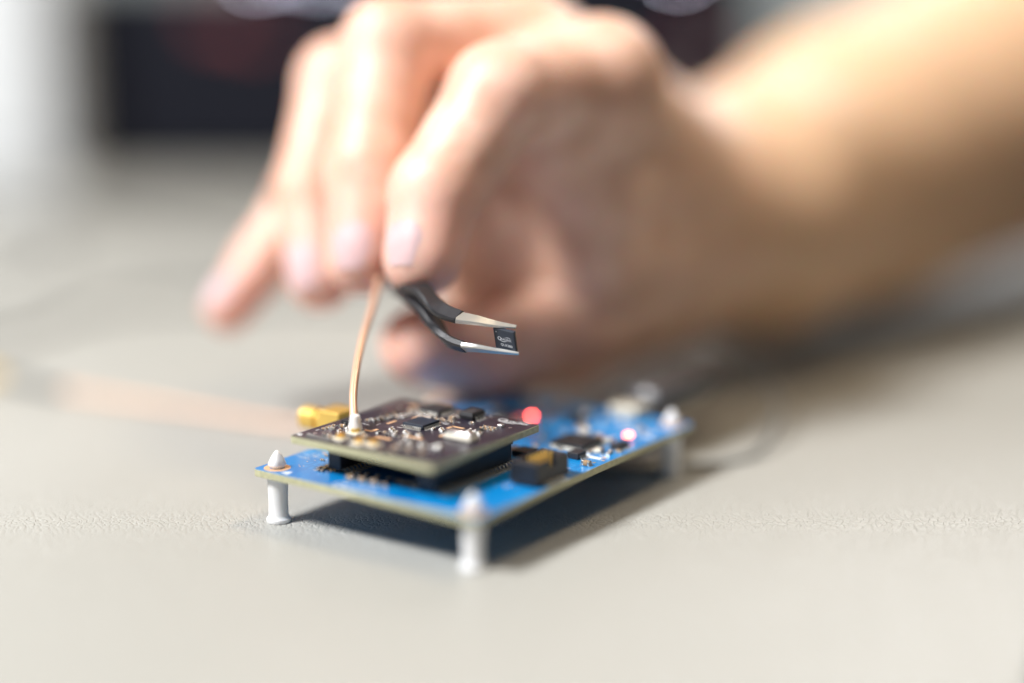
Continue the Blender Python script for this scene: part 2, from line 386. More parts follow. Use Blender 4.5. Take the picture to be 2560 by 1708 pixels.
def gull(w_=.4, L=1.1, z1=.75):
    """one gull-wing leg that leaves the body at y=0 and points to +y"""
    t = .16; prof = [(0, z1), (L*.32, z1), (L*.5, z1*.55), (L*.58, .12), (L, .10)]
    vs = []; fs = []
    for y, z in prof: vs += [(-w_/2, y, z), (w_/2, y, z), (w_/2, y-t*.35, z-t), (-w_/2, y-t*.35, z-t)]
    for i in range(len(prof)-1):
        for k in range(4): j = (k+1) % 4; fs.append((4*i+k, 4*i+j, 4*i+4+j, 4*i+4+k))
    fs += [(3,2,1,0), (4*len(prof)-4, 4*len(prof)-3, 4*len(prof)-2, 4*len(prof)-1)]
    mb = MB().add(vs, fs)
    mb.box(-w_*.7, w_*.7, L*.35, L*1.35, .0, .09, 1)      # solder wetting the pad
    return mb
def chip(board, u, v, z, wx, wy, h, sides, pitch, pw, L, name='chip', m='epoxy', single=True, bevel=.12, rot=0, mark=None, stand=.1, legz=None, dot=True):
    """body wx (along x) by wy (along y); sides: string of N S E W with legs"""
    M = Matrix.Rotation(R(rot), 4, 'Z')
    mb = MB(); b = bevel
    def ring(i, zz): return [(-wx/2+i, -wy/2+i, zz), (wx/2-i, -wy/2+i, zz), (wx/2-i, wy/2-i, zz), (-wx/2+i, wy/2-i, zz)]
    mid = stand+(h-stand)*.5
    vs = ring(b*.7, stand)+ring(0, mid-.05)+ring(0, mid+.05)+ring(b*.7, h-.05)+ring(b*.7+.05, h)
    fs = [(3,2,1,0), (16,17,18,19)]
    for k in range(4):
        for i in range(4): j = (i+1) % 4; fs.append((4*k+i, 4*k+j, 4*k+4+j, 4*k+4+i))
    mb.add(vs, fs)
    c = mb.obj(name, MT[m], board, loc=(-u, v, z), rot=(0, 0, R(rot)))
    gm = None
    allp = MB()
    for s in sides:
        span = wx if s in 'NS' else wy; off = (wy if s in 'NS' else wx)/2
        n = max(1, int((span-pitch*.4)/pitch)+0); st = -(n-1)*pitch/2
        ang = {'N': 0, 'E': -90, 'S': 180, 'W': 90}[s]
        for i in range(n):
            Rm = Matrix.Rotation(R(ang), 4, 'Z'); p = Rm @ Vector((st+i*pitch, off-.08, 0))
            if single:
                if gm is None: gm = gull(pw, L, legz or mid).mesh('pin', [MT['pin'], MT['solder']])
                link('pin', gm, c, tuple(p), (0, 0, R(ang)))
            else:
                g = gull(pw, L, legz or mid); M2 = Matrix.Translation(p) @ Rm
                o = len(allp.v); allp.v += [tuple(M2 @ Vector(q)) for q in g.v]; allp.f += [tuple(i2+o for i2 in f) for f in g.f]; allp.m += g.m
    if allp.v:
        o = allp.obj('pins', [MT['pin'], MT['solder']], c); o['kind'] = 'stuff'
    if mark:
        mb = MB(); lines, size, r2 = mark
        for k, ln in enumerate(lines):
            T = Matrix.Rotation(R(r2), 4, 'Z') @ Matrix.Translation((-len(ln)*size*.3, (len(lines)/2-1-k)*size*1.15+.1, h+.012))
            add_text(mb, ln, size, T)
        mb.obj('marking', MT['etchd'], c)
    if dot:
        MB().lathe([(.18, h+.001), (.18, h+.012)], 12, c=(-wx/2+b+.5, -wy/2+b+.5)).obj('pin_one_mark', MT['etchd'], c)
    return c

def pcb(name, a, b, z0, z1, mask, parent, r=1.2, holes=()):
    """rounded-corner board, mask on both faces, bare fibreglass edge"""
    out = []
    for cx, cy, a0 in ((-r, r, -90), (-r, b-r, 0), (-(a-r), b-r, 90), (-(a-r), r, 180)):
        for k in range(6): an = R(a0+90*k/5); out.append((cx+r*math.cos(an), cy+r*math.sin(an)))
    n = len(out); mb = MB(); zs = [(z0, .05), (z0+.05, 0), (z1-.05, 0), (z1, .05)]
    cx, cy = -a/2, b/2; vs = []
    for z, i in zs:
        for x, y in out: vs.append((x-(i if x > cx else -i), y-(i if y > cy else -i), z))
    fs = []
    for k in range(3):
        for i in range(n): j = (i+1) % n; fs.append((k*n+i, k*n+j, (k+1)*n+j, (k+1)*n+i))
    mb.add(vs, fs, 1); mb.add([v for v in vs[3*n:]], [tuple(range(n))], 0); mb.add([v for v in vs[:n]], [tuple(range(n-1, -1, -1))], 0)
    return mb.obj(name, [MT[mask], MT['fr4']], parent)
def flat(board, name, m, rects, z, t=.035):
    for u, v, du, dv, rot in rects:
        M = Matrix.Translation((-u, v, z)) @ Matrix.Rotation(R(rot), 4, 'Z')
        MB().box(-du/2, du/2, -dv/2, dv/2, .001, t, M=M).obj(name, m, board)

# ------------------------------------------------------------------ blue board
BH = 12.37
blue = thing('blue_circuit_board', 'blue circuit board standing on white posts under the black board', 'circuit board', (-6.956, 327.7, 0), -TH)
BA, BB = 61.2, 88.4
pcb('board', BA, BB, BH-1.6, BH, 'blue', blue)
# nylon standoffs with barbed tips
post = MB().lathe([(2.65, .05), (2.75, .25), (2.70, .9), (2.35, 1.25), (2.2, 1.8), (2.15, 5), (2.3, 9.4), (2.5, 10.2), (2.5, BH-1.65)], 32).mesh('standoff', [MT['nylon']], True)
def tip_mesh():
    mb = MB(); n = 24; vs = []; fs = []
    prof = [(1.45, .0), (1.5, .25), (1.95, .6), (2.05, 1.0), (1.55, 2.1), (.95, 3.1), (.45, 3.75), (.18, 3.95)]
    for r, z in prof:
        for i in range(n):
            a = 2*math.pi*i/n; k = 1-.18*(abs(math.sin(a))**6)*(1 if .3 < z < 3.5 else 0)
            vs.append((r*math.cos(a), r*math.sin(a)*k, z))
    for k in range(len(prof)-1):
        for i in range(n): j = (i+1) % n; fs.append((k*n+i, k*n+j, (k+1)*n+j, (k+1)*n+i))
    fs += [tuple(range(n-1, -1, -1)), tuple(range((len(prof)-1)*n, len(prof)*n))]
    return mb.add(vs, fs).mesh('barbed_tip', [MT['nylon']], True)
tipm = tip_mesh()
ringm = MB()
vs = []; fs = []; n = 36
for r, z in ((1.7, .02), (1.7, .045), (2.95, .045), (2.95, .02)):
    for i in range(n): a = 2*math.pi*i/n; vs.append((r*math.cos(a), r*math.sin(a), z))
for k in range(3):
    for i in range(n): j = (i+1) % n; fs.append((k*n+i, k*n+j, (k+1)*n+j, (k+1)*n+i))
ringm = ringm.add(vs, fs).mesh('hole_ring', [MT['copper']])
for u, v in ((3.9, 3.9), (57.2, 3.7), (3.9, BB-3.9), (57.2, BB-3.9)):
    s = link('standoff', post, blue, (-u, v, 0)); link('barbed_tip', tipm, s, (0, 0, BH), (0, 0, R(20+u)))
    link('hole_ring', ringm, blue, (-u, v, BH))
# printed triangle and texts
mb = MB(); mb.add([(-54.4, 1.6, BH+.02), (-52.0, 1.2, BH+.02), (-52.3, 3.5, BH+.02)], [(0, 1, 2)]); mb.obj('printed_triangle', MT['white'], blue)
mb = MB(); logo(mb, 2.7, Matrix.Translation((-39.6, 1.3, BH+.02))); mb.obj('printed_logo', MT['white'], blue)
def print_text(board, body, size, u, v, z, rot=0, m='white'):
    mb = MB(); add_text(mb, body, size, Matrix.Translation((-u, v, z+.02)) @ Matrix.Rotation(R(rot), 4, 'Z')); return mb.obj('printed_text', MT[m], board)
for body, size, u, v, rot in (('GPIO UART', .9, 59.5, 14.5, 0), ('SPI I2C', .9, 58.5, 16.0, 0), ('1V8 3V3', .9, 59.8, 12.6, 0), ('J4', 1.1, 50.4, 8.9, 0), ('TP3', .9, 49.8, 6.7, 0), ('R12', .8, 50, 11.4, 0),
                              ('5V 3V3', .95, 6.6, 38.2, 0), ('GND', .95, 6.3, 40.0, 0), ('J7', .9, 10.5, 20.5, 0), ('PWR', 1.0, 4.6, 70, 0), ('U3', .9, 21, 50, 0), ('JTAG', 1.0, 7.4, 20.6, 90)):
    print_text(blue, body, size, u, v, BH, rot)
flat(blue, 'printed_box', MT['white'], [(4.6, 50.4, 4.2, 1.2, 0), (9.6, 63.0, 2.0, .5, 90), (2.9, 62.5, 1.6, .5, 0)], BH, .012)

# the two sockets that carry the black board
def socket(board, u0, u1, v0, v1, z0, z1, pitch, pinside):
    c = MB().box(-u1, -u0, v0, v1, z0+.5, z1-2.0, b=.12).obj('socket', MT['plast'], board)
    MB().box(-u1-.25, -u0+.25, v0-.35, v1+.35, z1-1.95, z1, b=.12).obj('plug_strip', MT['plast'], c)
    gm = gull(.5, 2.1, .8).mesh('pin', [MT['dullpin'], MT['dullpin']])
    n = int((v1-v0-1.2)/pitch)+1
    for i in range(n):
        y = v0+.9+i*pitch
        link('pin', gm, c, (-u0-.1, y, z0), (0, 0, R(-90))); link('pin', gm, c, (-u1+.1, y, z0), (0, 0, R(90)))
    return c
socket(blue, 16.9, 21.4, 8.0, 36.0, BH, 18.8, 1.27, 'E')
socket(blue, 43.2, 46.6, 8.6, 36.0, BH, 18.8, 1.27, 'E')

# shrouded header with gold pins near the right edge
c = MB()
x0, x1, y0, y1, zt, wl = -8.5, -1.6, 23.5, 35.7, 5.1, .75
c.box(x0, x1, y0, y1, .5, 1.6)
c.box(x0, x0+wl, y0, y1, 1.61, zt, b=.08); c.box(x1-wl, x1, y0, y0+4.9, 1.61, zt, b=.08); c.box(x1-wl, x1, y1-4.9, y1, 1.61, zt, b=.08)
c.box(x1-wl, x1, y0+4.91, y1-4.91, 1.61, zt-1.6, b=.08)
c.box(x0+wl+.01, x1-wl-.01, y0, y0+2.3, 1.61, zt-.03, b=.08); c.box(x0+wl+.01, x1-wl-.01, y1-2.0, y1, 1.61, zt-.03, b=.08)
hd = c.obj('shrouded_header', MT['plast'], blue, loc=(0, 0, BH))
gp = MB().lathe([(.30, 1.6), (.30, 5.5), (.22, 5.75)], 10).mesh('gold_pin', [MT['goldpin']], True)
gl = gull(.5, 1.6, .7).mesh('pin', [MT['dullpin'], MT['dullpin']])
for i in range(6):
    for k in range(2): link('gold_pin', gp, hd, (-5.05+(k-.5)*1.5, 26.7+i*1.27, 0))
    link('pin', gl, hd, (x1-.3, 26.7+i*1.27, 0), (0, 0, R(-90)))
    link('pin', gl, hd, (x0+.3, 26.7+i*1.27, 0), (0, 0, R(90)))

# chips on the blue board
chip(blue, 13.0, 56.6, BH, 8.6, 8.6, 1.5, 'NSEW', .55, .27, 1.1, single=False, mark=(['STM', 'G071'], 1.2, 0))
chip(blue, 18.2, 43.2, BH, 4.2, 4.6, 1.4, 'EW', 1.0, .38, 1.0)
chip(blue, 7.6, 48.2, BH, 3.0, 3.6, 1.5, 'EW', .95, .4, 1.0)
chip(blue, 3.6, 60.2, BH, 2.2, 4.8, 1.3, 'EW', 1.0, .42, .9)
chip(blue, 40.0, 66.0, BH, 6.5, 6.5, 1.4, 'NSEW', .6, .3, 1.0, single=False)
chip(blue, 24.0, 74.0, BH, 4.0, 5.0, 1.5, 'EW', 1.27, .42, 1.0, single=False)
# regulator and bead inductors, connectors at the back
for u, v, rot, k in ((2.5, 44.3, 0, 'cap08'), (5.6, 53.9, 10, 'ind'), (3.0, 54.8, 90, 'cap03'), (6.9, 53.0, 90, 'cap03'), (1.9, 57.0, 0, 'cap03'), (13.3, 50.2, 0, 'cap02'), (10.6, 50.0, 0, 'cap02'),
                     (22.5, 44.0, 90, 'cap03'), (22.6, 46.2, 90, 'cap03'), (24.5, 47.5, 0, 'cap02'), (20.0, 50.0, 0, 'cap03'), (8.2, 62.6, 0, 'ind'), (12.0, 64.5, 0, 'cap08'), (16.5, 65.2, 0, 'cap03'),
                     (38.0, 5.9, 0, 'cap08'), (34.9, 6.1, 0, 'cap08'), (31.8, 6.3, 0, 'cap08'), (29.0, 6.4, 0, 'cap03'), (41.2, 10.6, 90, 'cap02'), (39.6, 10.8, 90, 'cap02'), (37.8, 11.2, 90, 'cap02'), (35.0, 11.4, 90, 'cap02'), (32, 11.6, 90, 'cap02'),
                     (47.6, 7.0, 0, 'res03'), (48.4, 8.6, 0, 'res03'), (28.5, 10.6, 0, 'cap03'), (26.4, 10.4, 90, 'cap03'), (24.6, 10.6, 90, 'cap03'), (23.4, 10.6, 90, 'res03')):
    place(k, blue, u, v, BH, rot)
rng = random.Random(3)
for i in range(58):
    u = rng.uniform(6, 52); v = rng.uniform(63, 83)
    if abs(u-34.6) < 2.5 and abs(v-69.8) < 3: continue
    if abs(u-40) < 4.6 and abs(v-66) < 4.6: continue
    if abs(u-24) < 4 and abs(v-74) < 4: continue
    if abs(u-7.5) < 4.5 and abs(v-69.7) < 5: continue
    place(rng.choice(['cap03', 'cap03', 'cap02', 'res03', 'ind', 'cap08']), blue, u, v, BH, rng.choice([0, 90]))
for i in range(16):
    place(rng.choice(['cap02', 'res02', 'cap03']), blue, rng.uniform(22, 40), rng.uniform(44, 60), BH, rng.choice([0, 90]))
for u, v in ((54.0, 16.5), (52.6, 13.4)): place('cap02', blue, u, v, BH, 0)
# rings round the header of vias and small pads near the edges
for i in range(26):
    flat(blue, 'via', MT['copper'], [(rng.uniform(2, 12) if i % 2 else rng.uniform(50, 60), rng.uniform(12, 62) if i % 2 else rng.uniform(6, 22), .32, .32, 45)], BH, .02)
# lit LEDs
def led(u, v, z, m, rot=0, r=.55):
    c = MB().box(-1.0, 1.0, -.6, .6, .02, .55, b=.05).obj('led', [MT['redp']], blue, loc=(-u, v, z), rot=(0, 0, R(rot)))
    MB().lathe([(r, .56), (r, .8), (r*.75, 1.05), (r*.3, 1.2)], 16).obj('lens', MT[m], c, smooth=True)
    for s in (-1, 1): MB().box(s*1.0-.12, s*1.0+.12, -.6, .6, 0, .4).obj('terminal', MT['pin'], c)
led(34.6, 69.8, BH, 'ledr', r=.6); led(6.5, 68.7, BH, 'ledw', r=1.05)
flat(blue, 'test_pad', MT['copper'], [(2.4, 51.6, .9, .9, 0), (1.4, 49.6, .7, .7, 0), (56.4, 18.4, .8, .8, 0), (47.9, 12.9, .7, .7, 0), (27.0, 3.9, .7, .7, 0), (9.0, 22.0, .6, .6, 0), (10, 74, 1.4, 1.4, 0), (14, 78, 1.2, 1.2, 0)], BH, .03)
flat(blue, 'solder_pad', MT['pin'], [(2.2, 47.0, .7, 1.0, 0), (3.6, 47.0, .7, 1.0, 0), (4.4, 58.0, .6, 1.2, 0), (10.4, 45.6, .9, .6, 0), (11.8, 45.6, .9, .6, 0), (2.6, 66.0, 1.2, .7, 0), (15.8, 49.2, .6, 1.0, 0), (17.0, 49.2, .6, 1.0, 0), (20.6, 53.4, 1.0, .7, 0), (22.4, 55.2, 1.0, .7, 0)], BH, .05)
flat(blue, 'printed_box', MT['white'], [(6.9, 50.6, .2, 2.6, 0), (3.4, 52.6, 1.6, .3, 0), (1.4, 61.5, .25, 3.0, 0), (12.6, 48.9, 2.4, .25, 0), (15.0, 44.0, .25, 2.4, 0), (5.2, 64.8, 2.4, .5, 0), (9.3, 66.8, .5, 2.2, 0), (3.2, 72.0, 2.8, .8, 0), (4.0, 75.5, 1.4, 1.4, 0)], BH, .012)
# right-angle gold coaxial jack at the left edge
jack = MB().box(-61.6, -55.2, 22.2, 28.8, 0, 8.5, b=.18).obj('coaxial_jack', MT['gold'], blue, loc=(0, 0, BH+.01))
M = Matrix.Translation((-61.5, 25.5, 5.2)) @ Matrix.Rotation(R(-90), 4, 'Y')
MB().lathe([(2.75, 0), (2.75, 1.4), (2.1, 1.5), (2.1, 2.2), (2.75, 2.4), (2.75, 6.6), (2.5, 6.9), (1.6, 6.9), (1.6, 6.0)], 28, M=M).obj('barrel', MT['gold'], jack, smooth=True)
MB().lathe([(.5, 5.0), (.5, 6.4)], 12, M=M).obj('centre_pin', MT['goldpin'], jack, smooth=True)
# screw heads of the jack clamp
MB().lathe([(1.1, 0), (1.1, .25), (.7, .4)], 18, M=Matrix.Translation((-55.19, 25.5, 5.0)) @ Matrix.Rotation(R(90), 4, 'Y')).obj('end_cap', MT['gold'], jack, smooth=True)
# micro usb receptacle at the back edge
MB().box(-21, -13, BB-5.5, BB+.6, .02, 2.8, b=.3).obj('usb_socket', MT['dullpin'], blue, loc=(0, 0, BH))

# ------------------------------------------------------------------ black module
ZM = 20.46
mod = thing('black_circuit_board', 'black square circuit board plugged on top of the blue board', 'circuit board', (-16.14, 338.02, 0), -TH)
pcb('board', 39.4, 39.1, ZM-1.6, ZM, 'black', mod, r=.8)
# chips: eight-legged SOIC at the back, two QFPs
chip(mod, 15.9, 35.0, ZM, 3.9, 4.9, 1.75, 'EW', 1.27, .42, 1.15, mark=(['ADP171', 'F02A'], .85, 90), bevel=.34, stand=.2, legz=.8)
chip(mod, 21.2, 23.2, ZM, 5.6, 6.1, 1.05, 'NSEW', .5, .24, .75, single=False, m='epoxyb', bevel=.1)
chip(mod, 25.6, 34.5, ZM, 5.6, 5.4, 1.2, 'NSEW', .65, .35, .9, single=False, bevel=.1)
chip(mod, 35.2, 14.8, ZM, 2.2, 2.3, 1.2, 'NS', .95, .4, .6, bevel=.12, dot=False)
chip(mod, 7.6, 26.5, ZM, 1.3, 1.2, .7, 'EW', .5, .2, .3, bevel=.05, dot=False, single=False)
# bright lidded oscillator, test post, coaxial sockets
can = MB().box(-11.0, -3.6, 17.6, 21.0, .05, 1.0, b=.25).obj('oscillator_base', MT['ceram'], mod, loc=(0, 0, ZM))
MB().box(-10.7, -3.9, 17.9, 20.7, 1.001, 1.75, b=.3).obj('metal_lid', MT['can'], can, smooth=True)
def coax_socket(u, v, name='coaxial_socket'):
    c = MB().box(-1.5, 1.5, -1.5, 1.5, .02, .55, b=.1).obj(name, MT['ceram'], mod, loc=(-u, v, ZM))
    MB().lathe([(1.0, .56), (1.0, 1.3), (.8, 1.4), (.72, 1.4), (.72, .7)], 20).obj('collar', MT['goldpin'], c, smooth=True)
    MB().lathe([(.22, .56), (.22, 1.1)], 10).obj('centre_contact', MT['goldpin'], c, smooth=True)
    for s in (-1, 1): MB().box(-1.9 if s < 0 else 1.5, -1.5 if s < 0 else 1.9, -.9, .9, .0, .3).obj('solder_tab', MT['solder'], c)
    return c
coax_socket(22.6, 3.4); coax_socket(19.3, 4.4); coax_socket(28.6, 9.4); coax_socket(28.2, 4.0)
MB().lathe([(.85, 0), (.85, .8), (.55, 1.15), (.2, 1.3)], 18, c=(-6.2, 9.9)).obj('solder_dome', MT['solder'], mod, smooth=True, loc=(0, 0, ZM))
MB().lathe([(.6, 0), (.55, .35), (.2, .5)], 16, c=(-34.4, 32.3)).obj('solder_dome', MT['solder'], mod, smooth=True, loc=(0, 0, ZM))
MB().lathe([(.7, 0), (.6, .4), (.2, .6)], 16, c=(-35.4, 9.5)).obj('solder_dome', MT['solder'], mod, smooth=True, loc=(0, 0, ZM))
MB().box(-6.6, -5.2, 31.6, 32.8, .02, .7, b=.15).obj('metal_tab', MT['can'], mod, loc=(0, 0, ZM))
for u, v in ((36.4, 5.0), (35.2, 6.2), (3.9, 33.0)):
    vs = []; fs = []; n = 18
    for r, z in ((.2, .01), (.2, .04), (.42, .04), (.42, .01)):
        for i in range(n): a = 2*math.pi*i/n; vs.append((r*math.cos(a)-u, r*math.sin(a)+v, z+ZM))
    for k in range(3):
        for i in range(n): j = (i+1) % n; fs.append((k*n+i, k*n+j, (k+1)*n+j, (k+1)*n+i))
    MB().add(vs, fs).obj('plated_hole', MT['pin'], mod)
flat(mod, 'gold_pad', MT['copper'], [(28.3, 21.6, .8, 3.2, 0), (24.8, 28.9, 3.0, .8, 0), (26.3, 27.9, .8, 2.6, 0), (13.6, 26.6, 3.4, .9, 0), (15.0, 25.6, .9, 2.0, 0), (28.0, 13.2, 2.2, .9, 0), (27.2, 14.4, .9, 1.8, 0),
                                    (16.2, 14.6, 4.2, 1.0, 0), (12.4, 20.2, .8, 3.6, 0), (21.5, 10.4, 4.0, 1.1, 0), (33.2, 35.6, 2.0, 1.6, 0), (20.4, 27.3, 2.6, .7, 0), (33.5, 12.4, .8, 1.6, 0)], ZM, .03)
flat(mod, 'printed_line', MT['white'], [(29.6, 25.6, .16, 1.6, 0), (29.6, 18.4, .16, 1.6, 0), (17.6, 27.2, 1.6, .16, 0), (31.5, 16.8, 1.4, .16, 0), (12.9, 38.0, .15, .9, 0), (24.2, 19.2, 1.4, .16, 0), (38.4, 2.2, 1.2, .9, 0), (32.9, 17.2, .9, .15, 0)], ZM, .012)
for body, size, u, v, rot in (('C12', .75, 30.4, 13.6, 0), ('GNSS', .85, 37.6, 3.5, 0), ('R7 R8', .75, 18.9, 27.6, 0), ('C31 C32', .7, 18.2, 29.9, 0), ('U2', .9, 13.9, 30.7, 0), ('RF1', .8, 37.3, 6.6, 90), ('L3', .8, 36.6, 12.2, 0), ('ANT', .9, 34.6, 2.3, 0),
                              ('TCXO', .8, 9.6, 15.6, 0), ('J1', .9, 33.4, 20.5, 0), ('V1.2', .9, 36.5, 36.6, 0), ('C5 C6', .7, 22.0, 29.6, 0)):
    print_text(mod, body, size, u, v, ZM, rot)
mb = MB(); logo(mb, 1.95, Matrix.Translation((-10.1, 36.6, ZM+.02))); mb.obj('printed_logo', MT['white'], mod)
# rows of tiny passives
rows = []
for i in range(7): rows.append((34.6-i*.95, 18.0+i*1.5, 0 if i % 2 else 90, 'cap02'))
for i in range(6): rows.append((33.4-i*.8, 20.6+i*1.7, 90, 'res02' if i % 3 == 0 else 'cap02'))
for i in range(6): rows.append((31.3+(i % 2)*1.2, 22.0+i*1.1, 0, 'cap02'))
for i in range(8): rows.append((24.5-i*1.25, 16.8-(i % 3)*.8, 90, 'cap02'))
for i in range(7): rows.append((25.0-i*1.3, 12.8+(i % 2)*.9, 0 if i % 3 else 90, 'cap02' if i % 2 else 'res02'))
for i in range(6): rows.append((16.8-i*1.25, 22.0+(i % 2)*1.1, 90, 'cap02'))
for i in range(7): rows.append((9.8-(i % 4)*1.3, 24.0+(i//4)*1.6+(i % 2)*.6, 90, 'cap02'))
for i in range(6): rows.append((8.6-(i % 3)*1.3, 28.6+(i//3)*1.5, 0, 'cap02'))
for i in range(6): rows.append((16.0-i*1.5, 9.6+(i % 2)*1.4, 90, 'res03' if i % 2 else 'cap02'))
for i in range(5): rows.append((14.2-i*1.7, 5.8+(i % 2)*1.1, 0, 'res03' if i % 2 else 'cap03'))
for i in range(5): rows.append((12.8+i*1.6, 2.6+(i % 2)*1.3, 0, 'cap02'))
for i in range(4): rows.append((31.6+(i % 2)*1.4, 7.8+i*1.3, 90, 'cap02'))
for i in range(4): rows.append((36.6, 8.2+i*1.1, 0, 'cap02'))
for i in range(5): rows.append((21.5-i*1.1, 29.0+(i % 2)*.7, 0, 'cap02'))
for i in range(5): rows.append((29.2-i*1.3, 30.1+(i % 2)*.5, 90, 'cap02'))
for i in range(5): rows.append((30.4+(i % 2), 30.5+i*1.3, 0, 'cap02'))
rows += [(12.9, 31.0, 0, 'cap02'), (18.8, 31.2, 0, 'cap03'), (19.6, 33.0, 90, 'cap02'), (20.8, 36.6, 0, 'cap02'), (33.0, 4.9, 0, 'res03'), (31.0, 3.6, 90, 'cap03'), (33.6, 6.0, 90, 'res02'), (25.4, 8.6, 0, 'cap03'), (24.0, 7.4, 90, 'cap03'), (34.6, 12.1, 0, 'cap03'), (31.8, 14.2, 0, 'cap02')]
for u, v, rt, k in rows: place(k, mod, u+rng.uniform(-.12, .12), v+rng.uniform(-.12, .12), ZM, rt+rng.uniform(-3, 3))
MB().box(-36.2, -29.0, 1.5, 3.0, .02, .35, b=.08).obj('filter_strip', MT['grey'], mod, loc=(0, 0, ZM))

# ------------------------------------------------------------------ cables
cb = thing('coaxial_cable', 'thin orange coaxial cable rising from the black board up behind the fingertips', 'cable', (-34.3, 363.2, ZM+1))
off = (34.3, -363.2, -(ZM+1))
path = [(-34.4, 363.4, 22.6), (-34.8, 365.3, 24.2), (-35.2, 370.4, 28.0), (-34.9, 377.7, 32.8), (-34.2, 385.8, 36.9), (-32.9, 394.0, 41.2), (-32.1, 403.0, 45.2), (-30.5, 413, 49), (-24, 425, 50), (-12, 434, 42), (-8, 436, 28),
        (-14, 436, 14), (-26, 434, 4.2), (-42, 436, 1.2), (-62, 443, 1.0), (-80, 453, 1.0), (-107, 467, 1.0), (-131, 479, 1.3)]
mb = MB().tube(path, .92, 20, sub=10); o = mb.obj('jacket', MT['braid'], cb, smooth=True, loc=off)
mb = MB().lathe([(1.45, 0), (1.6, .5), (1.5, 1.1), (1.25, 1.9), (1.15, 2.8), (1.0, 3.4)], 24).obj('plug', MT['whiteblob'], cb, smooth=True, loc=(0, 0, -1.6+1.2))
o = MB().tube([(-128, 477.5, 1.4), (-140, 484.5, 1.9), (-148, 489, 2.2)], 1.5, 14).obj('crimp_sleeve', MT['grey'], cb, smooth=True, loc=off)
o = MB().tube([(-149, 489.7, 2.4), (-155, 493, 2.4), (-163, 497.5, 2.4)], [1.2, 1.7, 1.7], 18).obj('end_connector', MT['gold'], cb, smooth=True, loc=off)

us = thing('usb_cable', 'black moulded plug with thin dark cable pushed into the back edge of the blue board', 'cable', (-6.956, 327.7, 0), -TH)
MB().box(-20.2, -13.8, BB+.7, BB+3.4, BH+.5, BH+2.4, b=.2).obj('plug_tongue', MT['steel'], us)
MB().box(-22.6, -11.4, BB+3.4, BB+34, BH-1.6, BH+5.4, b=1.2).obj('plug_body', MT['plug'], us, smooth=True)
MB().box(-20.4, -13.6, BB+34, BB+50, BH-.4, BH+4.2, b=1.0).obj('strain_relief', MT['plug'], us, smooth=True)
MB().tube([(-17, BB+49, BH+2), (-15, BB+54, BH+2), (-8, BB+54, BH-2), (1, BB+44, 6), (6, BB+25, 1.6), (4, BB+12, .8), (-3, BB+2, .8), (-13, BB-9, .8), (-22, BB-16, .8)], .7, 12).obj('cord', MT['grey'], us, smooth=True)

# ------------------------------------------------------------------ held chip
ch = thing('held_chip', 'small square dark chip held between the two tweezer tips', 'microchip', (-1.4, 371.3, 39.42))
ez = Vector((0, -math.sin(R(0)), 1))
# axes from the four visible corners: right, up, outward normal
rx = Vector((.80, -.59, -.08)).normalized(); up = Vector((-.13, -.31, 1)).normalized(); up = (up-rx*up.dot(rx)).normalized(); nn = rx.cross(up)*1.0
ch.rotation_euler = Matrix((rx, up, nn)).transposed().to_euler()
S2 = 2.78
body = MB().box(-S2, S2, -S2, S2, -.42, .42, b=.05).obj('chip_body', MT['epoxyb'], ch)
mb = MB(); logo(mb, .90, Matrix.Translation((-1.9, .12, .435))); mb.obj('printed_logo', MT['etch'], ch)
mb = MB(); add_text(mb, 'QLX300', .86, Matrix.Translation((-1.2, -1.35, .435)), 0, 1.08); mb.obj('marking', MT['etch'], ch)
MB().lathe([(.13, .425), (.13, .436)], 12, c=(-2.05, 1.95)).obj('pin_one_dot', MT['etch'], ch)
lm = MB().box(-.02, .03, -.09, .09, -.36, -.16).mesh('contact', [MT['mlcc']])
for i in range(14):
    link('contact', lm, ch, (S2, -2.2+i*.34, 0)); link('contact', lm, ch, (-2.2+i*.34, -S2, 0), (0, 0, R(-90)))

# ------------------------------------------------------------------ tweezers
def sweep(pts, mi=0, sub=5):
    """pts: (pos, width, thickness, width direction)"""
    P = [Vector(p[0]) for p in pts]; Q = []
    for i in range(len(P)-1):
        p0 = P[max(i-1,0)]; p1 = P[i]; p2 = P[i+1]; p3 = P[min(i+2,len(P)-1)]
        for k in range(sub):
            t = k/sub; q = .5*((2*p1)+(p2-p0)*t+(2*p0-5*p1+4*p2-p3)*t*t+(3*p1-p0-3*p2+p3)*t**3)
            lw = pts[i][1]*(1-t)+pts[i+1][1]*t; lt = pts[i][2]*(1-t)+pts[i+1][2]*t
            Q.append((q, lw, lt, (Vector(pts[i][3])*(1-t)+Vector(pts[i+1][3])*t).normalized()))
    Q.append((P[-1], pts[-1][1], pts[-1][2], Vector(pts[-1][3]).normalized()))
    vs = []; fs = []
    for i, (q, lw, lt, wd) in enumerate(Q):
        T = (Q[min(i+1,len(Q)-1)][0]-Q[max(i-1,0)][0]).normalized(); wd = (wd-T*wd.dot(T)).normalized(); nd = T.cross(wd)
        c = min(lw, lt)*.22
        for a, b in ((-lw/2+c, -lt/2), (lw/2-c, -lt/2), (lw/2, -lt/2+c), (lw/2, lt/2-c), (lw/2-c, lt/2), (-lw/2+c, lt/2), (-lw/2, lt/2-c), (-lw/2, -lt/2+c)):
            vs.append(tuple(q+wd*a+nd*b))
    for i in range(len(Q)-1):
        for k in range(8): j = (k+1) % 8; fs.append((8*i+k, 8*i+j, 8*i+8+j, 8*i+8+k))
    fs += [tuple(range(7, -1, -1)), tuple(range(8*len(Q)-8, 8*len(Q)))]
    return MB().add(vs, fs)
tw = thing('tweezers', 'black coated tweezers with bare steel tips held by finger and thumb', 'tweezers', (-2, 371.2, 39.62))
off = (2, -369.5, -40)
WD = (.25, .80, .55); WE = (.2, .75, -.62)
